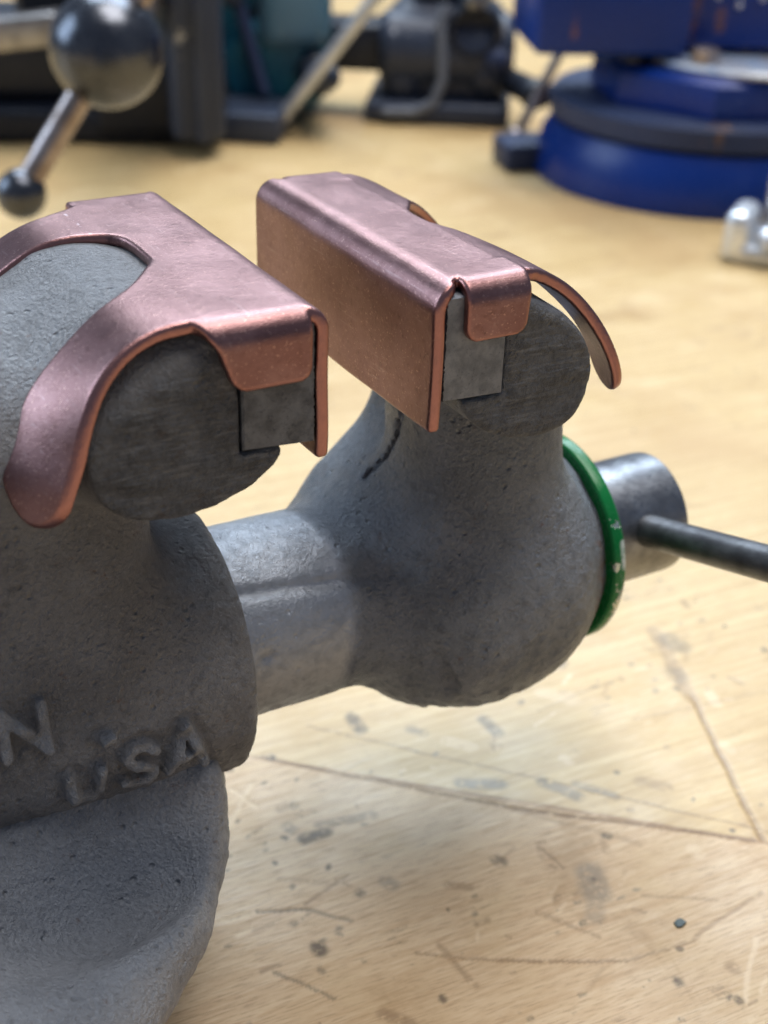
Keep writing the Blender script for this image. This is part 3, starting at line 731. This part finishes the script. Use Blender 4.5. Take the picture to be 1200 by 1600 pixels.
def cover_sdf(xs, ys, zs, line, outline, mirror, twist, tab, z_bottom):
    """work in the frame of the left cover; the right one is mirrored about x = 8.8"""
    X, Y, Z = grid(xs, ys, zs)
    d, U, L = curve_param(xs, zs, line)
    if twist:
        # legs lean outward towards their inner edge: shift x with y, low down only
        ramp = np.clip((-Z + .5) / 17, 0, 1); ramp = ramp * ramp * (3 - 2 * ramp) * np.clip((-X - 12) / 6, 0, 1)
        q = np.minimum(Y + 1, 52 - Y)
        xi = X + twist * (q - 3) * ramp
        fx = np.clip((xi - xs[0]) / (xs[1] - xs[0]), 0, len(xs) - 1.001); i0 = fx.astype(int); t = fx - i0
        kz = np.broadcast_to(np.arange(len(zs))[None, None, :], fx.shape)
        d3 = d[i0, kz] * (1 - t) + d[i0 + 1, kz] * t; U3 = U[i0, kz] * (1 - t) + U[i0 + 1, kz] * t
    else:
        d3 = d[:, None, :] + 0 * Y; U3 = U[:, None, :] + 0 * Y
    us = np.arange(-3, L + 6, .25); y1 = np.arange(ys[0] - .5, ys[-1] + .75, .25)
    ug, yg = np.meshgrid(us, y1, indexing='ij'); o2 = polysdf(ug, yg, outline).astype(np.float32)
    fu = np.clip((U3 - us[0]) / .25, 0, len(us) - 1.01); fy = np.clip((Y + 0 * U3 - y1[0]) / .25, 0, len(y1) - 1.01)
    iu, iy = fu.astype(int), fy.astype(int); tu, ty = fu - iu, fy - iy
    o = (o2[iu, iy] * (1 - tu) + o2[iu + 1, iy] * tu) * (1 - ty) + (o2[iu, iy + 1] * (1 - tu) + o2[iu + 1, iy + 1] * tu) * ty
    f = rmax(d3 - T / 2, o, .55)
    # end tabs folded over the two ends of the jaw
    for end in (0, 1):
        yy = Y if end == 0 else 51.0 - Y
        tl = [(6.0, .85), (1.6, .85)] + arc_pts((1.45, -1.35), 2.2, 90, 180, 8)[1:] + [(-.75, -2.2), (-.75, tab[2] - .2)]
        dd, uu, LL = curve_param(yy[0, :, 0].astype(float), zs, tl)
        dd, uu = dd[None], uu[None]
        x0, x1 = tab[0], tab[1]
        r0 = 1.7
        xl = x0 + tab[3] * np.clip((uu - 7) / (LL - 7), 0, 1) - tab[4] * (1 if end == 0 else .25) * np.clip((9.0 - uu) / 4.6, 0, 1) ** 2; px = np.abs(X - (xl + x1) / 2) - ((x1 - xl) / 2 - r0); pu = np.abs(uu - (LL / 2 - 10)) - (LL / 2 + 10 - r0)
        oo = np.sqrt(np.maximum(px, 0) ** 2 + np.maximum(pu, 0) ** 2) + np.minimum(np.maximum(px, pu), 0) - r0
        tb = rmax(dd - T / 2, np.maximum(oo, -uu), .55)
        nf = np.where(np.minimum(np.abs(yy - 2.0), 9) < 2.2, smin(f, tb, .5), np.minimum(f, tb)) if False else np.minimum(f, tb)
        o = np.minimum(o, oo); f = nf
    return f, o

def build_cover(name, label, loc, line, outline_xy, twist, tab, mirror, mat):
    xs, ys, zs = axes(-37, 3.2, .27), axes(-3.2, 54.2, .27), axes(-21.5, 2.8, .27)
    # outline given as (u, y)
    f, o = cover_sdf(xs, ys, zs, line, outline_xy, mirror, twist, tab, -17.8)
    X, Y, Z = grid(xs, ys, zs)
    V, Q = nets(f.astype(np.float32), xs, ys, zs)
    gi = [np.clip(np.rint((V[:, i] - A[0]) / (A[1] - A[0])).astype(int), 0, len(A) - 1) for i, A in enumerate((xs, ys, zs))]
    e = np.clip((o[gi[0], gi[1], gi[2]] + .55) / .35, 0, 1)
    # hand-bent sheet: faint waviness
    V = V + .05 * np.stack([waves(V[:, 0], V[:, 1], V[:, 2], 14, 5, 50 + i) for i in range(3)], 1)
    if mirror:
        V[:, 0] = 17.6 - V[:, 0]; Q = Q[:, ::-1]
    r = thing(name, label, 'jaw cover', loc, 'copper jaw covers')
    o_ = mesh_obj('copper_sheet', V, Q, mat, r, {'edge': e})
    return r

def cover_line(back, r=2.3):
    ln = [(.95, -17.8), (.95, -10), (.95, .7 - r)] + arc_pts((.95 - r, .85 - r), r, 0, 90, 11)[1:] + [(-4, .85), (-8, .85)] + back
    return ln
def u_of(line, x):                                               # arc length where the sheet's top reaches x
    L = 0
    for a, b in zip(line[:-1], line[1:]):
        ln = math.hypot(b[0] - a[0], b[1] - a[1])
        if a[0] >= x >= b[0] and (a[1] > -1.0 or a[0] < -8): return L + ln * (a[0] - x) / max(a[0] - b[0], 1e-6)
        L += ln
    return L
def outline_for(line, tabx, crotch, half_y, inner, outer, end_u, far=None):
    """symmetric outline in (u, y): y measured from the near end; mirrored for the far leg"""
    u = lambda x: u_of(line, x)
    near = [(0.5, -.65), (12, -.65), (u(-1.3), -.65), (u(-1.6), 1.9), (u(tabx + .6), 2.0), (u(tabx - .2), 1.5), (u(tabx - 1.4), .95)]
    near += [(u(x), y) for x, y in outer] + end_u
    near += [(u(x), y) for x, y in inner][::-1] + [(u(crotch), half_y - 3.6), (u(crotch) - .5, half_y - 2.2)]
    m = [(a, 2 * half_y - b) for a, b in near[::-1]]
    if far: m = [(u(x), y) for x, y in far[0]] + [(a, 2 * half_y - b) for a, b in end_u[::-1]] + [(u(x), y) for x, y in far[1]] + m[-6:]
    poly = near + m
    poly = [(0, .0)] + poly + [(0, 2 * half_y)]
    return chaikin(poly, 2)
bL = [(-12.5, .9), (-16.5, .75), (-20, 0), (-23, -1.6), (-25.8, -4.2), (-28.2, -7.8), (-30.0, -11.8), (-31.8, -15.3), (-33.2, -20.0)]
lineL = cover_line(chaikin(bL, 3, False))
LL = sum(math.hypot(b[0] - a[0], b[1] - a[1]) for a, b in zip(lineL[:-1], lineL[1:]))
endL = [(LL - 5, -1.7), (LL - 2.4, -1.3), (LL - .7, .2), (LL - .1, 2.0), (LL - .5, 3.6), (LL - 1.6, 5.3), (LL - 3.4, 6.9), (LL - 5.8, 8.2), (LL - 9, 9.3), (LL - 12, 9.9)]
outL = outline_for(lineL, -11.6, -11.4, 25.5, [(-13.2, 19.4), (-16.0, 15.6), (-18.5, 13.6), (-21.5, 12.2), (-24.5, 11.2), (-27.5, 10.6)],
                   [(-15, .9), (-18, 1.2), (-21.5, .8), (-25, -.2), (-28, -1.2)], endL,
                   ([(-11.0, 30.6), (-11.9, 33.0), (-14.5, 34.8), (-20, 36.2), (-25, 37.4), (-28, 38.5)], [(-28, 49.0), (-24, 46.8), (-19, 45.6), (-15, 46.6), (-12, 48.6)]))
build_cover('jaw_cover', 'copper jaw cover at left, curved legs over the fixed jaw above raised letters', (-10, 25.5, 0),
            lineL, outL, 
            .5, (-12.6, -.7, -6.6, 2.3, 2.6), False, M_cu1)
bR = [(-10.5, .8), (-14, .2), (-18.5, -2.0), (-22, -5.0), (-25.2, -8.8), (-27.4, -12.6), (-28.8, -16), (-29.8, -19.3)]
lineR = cover_line(chaikin(bR, 3, False), 2.9)
LL = sum(math.hypot(b[0] - a[0], b[1] - a[1]) for a, b in zip(lineR[:-1], lineR[1:]))
endR = [(LL - 5, .3), (LL - 2.4, .8), (LL - .7, 2.2), (LL - .2, 4.4), (LL - .8, 6.8), (LL - 2.6, 8.4), (LL - 5, 9.0)]
outR = outline_for(lineR, -11.4, -11.6, 25.5, [(-13.2, 19.5), (-15.5, 15.0), (-19, 11.8), (-22.5, 9.8), (-26, 9.2)],
                   [(-14, 1.4), (-17, 1.8), (-20.5, 1.7), (-24, 1.2), (-26.5, .6)], endR)
build_cover('jaw_cover', 'copper jaw cover at right, tall front plate facing the gap, on the moving jaw', (27, 25.5, 0),
            lineR, outR, .25, (-11.6, -2.4, -5.8, .4, .4), True, M_cu2)

# ------------------------------------------------------------------ small things on the bench
c = Vector((54.0, -20.9, -H + .25))
bm = bmesh.new()
q = [(-1.0, -.55), (-.2, -.85), (.95, -.5), (.75, .45), (.1, .8), (-.85, .5)]
lo = [bm.verts.new(c + Vector((x, y, -.2))) for x, y in q]; hi = [bm.verts.new(c + Vector((x * .9, y * .9, .15 + .12 * x))) for x, y in q]
bm.faces.new(lo); bm.faces.new(hi)
for i in range(6): bm.faces.new((lo[i], lo[(i + 1) % 6], hi[(i + 1) % 6], hi[i]))
o = bm_obj('paint_flake', bm, M_flake, None, False)
o['label'] = 'tiny dark green paint flake lying on the bare bench at lower right'; o['category'] = 'paint flake'


bm = bmesh.new(); q = [(-23.2, 5.66), (-24.62, 3.16), (-26.29, 1.5), (-27.24, 0.75)]; zz = [1.4, .5, .2, .25]
for i in range(3): join_into(bm, rod_bm((q[i][0], q[i][1], -H + zz[i]), (q[i + 1][0], q[i + 1][1], -H + zz[i + 1]), .09, .02, 8))
o = bm_obj('brush_bristle', bm, paint('straw_bristle', (.55, .45, .27), (.5, .4, .25), 2), None)
o['label'] = 'fine pale bristle lying on the bench beside the grey vise base'; o['category'] = 'bristle'

# ------------------------------------------------------------------ tools behind, in their own frame
RT, FW = np.array([math.cos(YAW), -math.sin(YAW), 0]), np.array([math.sin(YAW), math.cos(YAW), 0])
def P(a, b, z): return np.array([CAM[0], CAM[1], -H]) + a * RT + b * FW + np.array([0, 0, z])
def yawm(a, b, z, rot=0.0, tilt=None):
    p = P(a, b, z); m = Matrix.Translation(Vector(p)) @ Matrix.Rotation(-YAW + math.radians(rot), 4, 'Z')
    return m @ tilt if tilt is not None else m

# black vise whose screw ends in a big ball
v = thing('bench_vise', 'black vise at upper left with a big polished ball on its screw', 'vise', tuple(P(-130, 640, 0)), 'vises at the back of the bench')
j = rbox((108, 78, 15), yawm(-150, 660, 8, 6), 3); join_into(j, rbox((60, 40, 34), yawm(-112, 640, 22, 4), 5)); bm_obj('base', j, M_black, v)
j = rbox((95, 60, 40), yawm(-162, 665, 34, 8), 9, 4); join_into(j, rbox((64, 54, 60), yawm(-134, 672, 96, 8), 14, 4))
join_into(j, lathe([(0, 0), (0, 27), (4, 31), (60, 31), (64, 27), (64, 0)], frame(P(-176, 660, 60), RT), 40)); bm_obj('body', j, M_black, v)
j = rod_bm(P(-212, 628, 76), P(-140, 628, 88), 8, 2); bm_obj('guide_rod', j, M_dgrey, v)
s_ = rbox((24, 34, 150), yawm(-93, 618, 82, 14), 5, 4); bm_obj('jaw_plate', s_, M_dgrey, v)
s_ = rbox((6, 6, 148), yawm(-87, 600, 82, 14), 1.5); bm_obj('jaw_rib', s_, M_dgrey, v)
s_ = rbox((120, 18, 14), yawm(-208, 606, 47, 0, Matrix.Rotation(math.radians(-8), 4, 'Y')), 2); bm_obj('guide_bar', s_, steel('scaled_bar_steel', (.22, .21, .21), (.36, .35, .35), .35, .9, .3, .2), v)
s_ = rod_bm(P(-93, 435, 77), P(-118, 640, 66), 9, .5); bm_obj('screw', s_, M_brownsteel, v)
bm_obj('screw_ball', ball_bm(P(-93, 435, 77), 18.2, 48), M_ball, v)
hr_ = bm_obj('handle', rod_bm(P(-121, 420, 34), P(-58, 453, 131), 4.3, .4), M_brownsteel, v)
bm_obj('handle_ball', ball_bm(P(-121, 420, 34), 8.2, 32), M_ball, hr_)
bm_obj('handle_ball', ball_bm(P(-58, 453, 131), 8.2, 32), M_ball, hr_)
# teal vise with a bright bar handle
v = thing('bench_vise', 'teal vise with a long bright bar handle, right of the black vise', 'vise', tuple(P(-70, 690, 0)), 'vises at the back of the bench')
j = rbox((66, 62, 120), yawm(-70, 716, 62, 6), 16, 5, (.92, .9)); join_into(j, lathe([(0, 0), (0, 20), (5, 24), (40, 24), (44, 20), (44, 0)], frame(P(-66, 676, 26), P(0, 1, .1) - P(0, 0, 0)), 40)); bm_obj('body', j, M_teal, v)
j = lathe([(0, 0), (0, 9), (2, 10), (8, 10), (8, 0)], frame(P(-66, 682, 47), P(0, 1, 0) - P(0, 0, 0)), 32); bm_obj('bore', j, M_black, v)
j = rbox((36, 44, 70), yawm(-53, 690, 72, 6), 8); bm_obj('jaw', j, paint('grey_teal_paint', (.10, .21, .30), (.25, .30, .36), .64, .35, .03), v)
j = rbox((42, 44, 14), yawm(-75, 655, 7, -6), 2); bm_obj('base', j, M_dgrey, v)
j = rod_bm(P(-80, 676, 62), P(-66, 668, 16), 3.2); bm_obj('brace', j, M_bluedk, v)
bm_obj('brace_bolt', ball_bm(P(-81, 674, 60), 5.2, 24), M_dgrey, v)
j = rod_bm(P(-38, 658, 27.5), P(-50, 712, 24), 9.5, 1.5); bm_obj('screw', j, M_black, v)
bm_obj('screw_collar', ball_bm(P(-37, 656, 27.5), 9.2, 32, .8), M_dgrey, v)
hr_ = bm_obj('handle', rod_bm(P(-59.5, 652, 1.5 + 3), P(-6, 640, 74), 3.3), M_chrome, v)
bm_obj('handle_knob', ball_bm(P(-6, 640, 74), 6, 24), M_chrome, hr_)
# dark grey vise in the middle
v = thing('bench_vise', 'dark grey vise in the middle background with a curved pale rib', 'vise', tuple(P(22, 715, 0)), 'vises at the back of the bench')
j = rbox((67, 56, 54), yawm(24, 722, 30, -4), 14, 5, (.94, .92)); join_into(j, rbox((44, 46, 44), yawm(26, 726, 72, -4), 12, 4))
join_into(j, lathe([(0, 0), (0, 16), (4, 19), (64, 19), (68, 16), (68, 0)], frame(P(-10, 706, 34), RT), 40)); join_into(j, ball_bm(P(46, 700, 24), 13, 32)); join_into(j, ball_bm(P(2, 702, 20), 12, 32)); bm_obj('body', j, M_dgrey, v)
j = rbox((74, 66, 11), yawm(22, 716, 5.5, -4), 3); bm_obj('base', j, M_dgrey, v)
j = rbox((46, 32, 24), yawm(-24, 716, 34, -2), 4); bm_obj('guide_bar', j, M_black, v)
pts = [P(22, 689, 58), P(20, 688, 50), P(21.5, 687, 36), P(22, 686, 22), P(18, 685, 11), P(8, 684, 6.5), P(-6, 684, 6)]
j = bmesh.new()
for A, B in zip(pts[:-1], pts[1:]): join_into(j, rod_bm(A, B, 2.8, .3, 16)); join_into(j, ball_bm(B, 2.8, 16))
bm_obj('rib', j, paint('pale_grey_paint', (.16, .18, .22), (.3, .31, .34), .66, .35, .05), v)
j = lathe([(0, 10.5), (0, 14), (5, 14.5), (8, 12), (8, 10.5), (1, 9.5), (1, 0)], frame(P(37, 694, 46), P(0, -1, 0) - P(0, 0, 0)), 32); bm_obj('boss', j, M_black, v)
bm_obj('boss_bolt', ball_bm(P(36, 688, 61), 6, 24), M_dark_steel, v)
bm_obj('side_bolt', ball_bm(P(49, 690, 32), 7, 24), M_bluedk, v)
j = rod_bm(P(50, 708, 22), P(68, 668, 21), 6.5, 1); bm_obj('screw', j, M_black, v)
bm_obj('screw_collar', ball_bm(P(68, 667, 21), 9.0, 32, .85), M_black, v)
hr_ = bm_obj('handle', rod_bm(P(78, 656, 46), P(57.5, 648, 3.2), 2.4), M_brownsteel, v)
bm_obj('handle_knob', ball_bm(P(57.5, 648, 4.4), 4.2, 20), M_brownsteel, hr_)
# blue vise on a swivel base
v = thing('bench_vise', 'royal blue vise on a round swivel base, paint chipped to rust, upper right', 'vise', tuple(P(138, 606, 0)), 'vises at the back of the bench')
X_ = lambda a, b, z: frame(P(a, b, z), (0, 0, 1))
bm_obj('base', lathe([(0, 0), (0, 74), (3, 75), (18, 72), (24, 68), (24, 0)], X_(138, 606, 0), 96), M_blue, v)
j = rbox((26, 26, 12), yawm(60, 612, 6, 12), 2); bm_obj('base_lug', j, M_bluedk, v)
bm_obj('swivel_disc', lathe([(0, 0), (0, 66), (2, 69), (10, 70), (12.5, 68), (13.2, 64), (13.2, 0)], X_(138, 606, 24.4), 96), M_bluedk, v)
bm_obj('turret', lathe([(0, 0), (0, 57), (3, 58), (13, 57), (16, 54), (16, 0)], X_(142, 598, 37.6), 8, 0), M_blue, v)
bm_obj('turret_top', lathe([(0, 0), (0, 46), (1.5, 47), (3, 46), (3, 0)], X_(150, 590, 53.8), 48), paint('worn_pale_blue', (.33, .42, .58), (.75, .76, .78), .5, .35, .06), v)
bm_obj('turret_bolt', lathe([(0, 0), (0, 6), (5, 6), (6, 5), (6, 0)], X_(125, 562, 56.8), 6), M_brownsteel, v)
j = rod_bm(P(99, 575, 50), P(99, 575, 66), 4.5); bm_obj('lock_pin', j, M_black, v)
lp = lambda a, b, z: tuple(P(a, b, z) - P(138, 606, 0))
M_run = paint('royal_blue_paint_with_rust_runs', (.003, .028, .20), (.24, .10, .06), .64, .3, .022,
              [(lp(70, 562, 76), lp(70.5, 561, 66), 2.6), (lp(122, 579, 84), lp(120, 579, 62), 3.4), (lp(133, 579, 74), lp(133, 579, 68), 3.0)])
j = rbox((64, 62, 48), yawm(84, 592, 82, 5), 3); bm_obj('slide_arm', j, M_run, v)
j = rbox((84, 74, 60), yawm(157, 618, 89, 4), 4); bm_obj('body', j, M_run, v)
for q in range(5): bm_obj('body_mark_bead', ball_bm(P(122 + q * 9, 580.5 - q * .6, 77 + 3 * (q % 2)), 1.3, 16), M_alu, v)  # added beads standing in for unreadable pale marks on the body
for q in range(4): bm_obj('clamp_bolt', ball_bm(P(132 + q * 7, 541, 14 + 5 * (q % 2)), 1.6, 16), M_bluedk, v)
# small bright clamp at the edge of the picture
v = thing('machine_clamp', 'small bright bare metal clamp at the right edge, before the blue vise', 'clamp', tuple(P(150, 486, 0)))
j = rbox((50, 36, 7), yawm(156, 484, 3.5, -24), 2); bm_obj('base', j, M_alu, v)
j = rbox((10, 24, 19), yawm(131.5, 488, 9.6, -24), 4, 4); bm_obj('fixed_jaw', j, steel('white_metal', (.70, .73, .78), (.84, .86, .9), .3, .7, .1, .3), v)
j = rbox((16, 26, 26), yawm(152, 503, 20, -18), 5, 4); join_into(j, rbox((22, 20, 14), yawm(166, 492, 30, 10), 4, 4)); bm_obj('moving_jaw', j, M_alu, v)
j = rod_bm(P(135, 474, 9.5), P(168, 482, 15), 4.6, 1); bm_obj('screw', j, M_chrome, v)
bm_obj('screw_nut', lathe([(0, 0), (0, 7), (7, 7), (8, 6), (8, 0)], frame(P(146, 475, 11), P(33, 8, 5) - P(0, 0, 0)), 6), M_dark_steel, v)
j = rod_bm(P(150, 462, 4.2), P(176, 474, 5), 3.6, 1); bm_obj('tommy_bar', j, M_brownsteel, v)
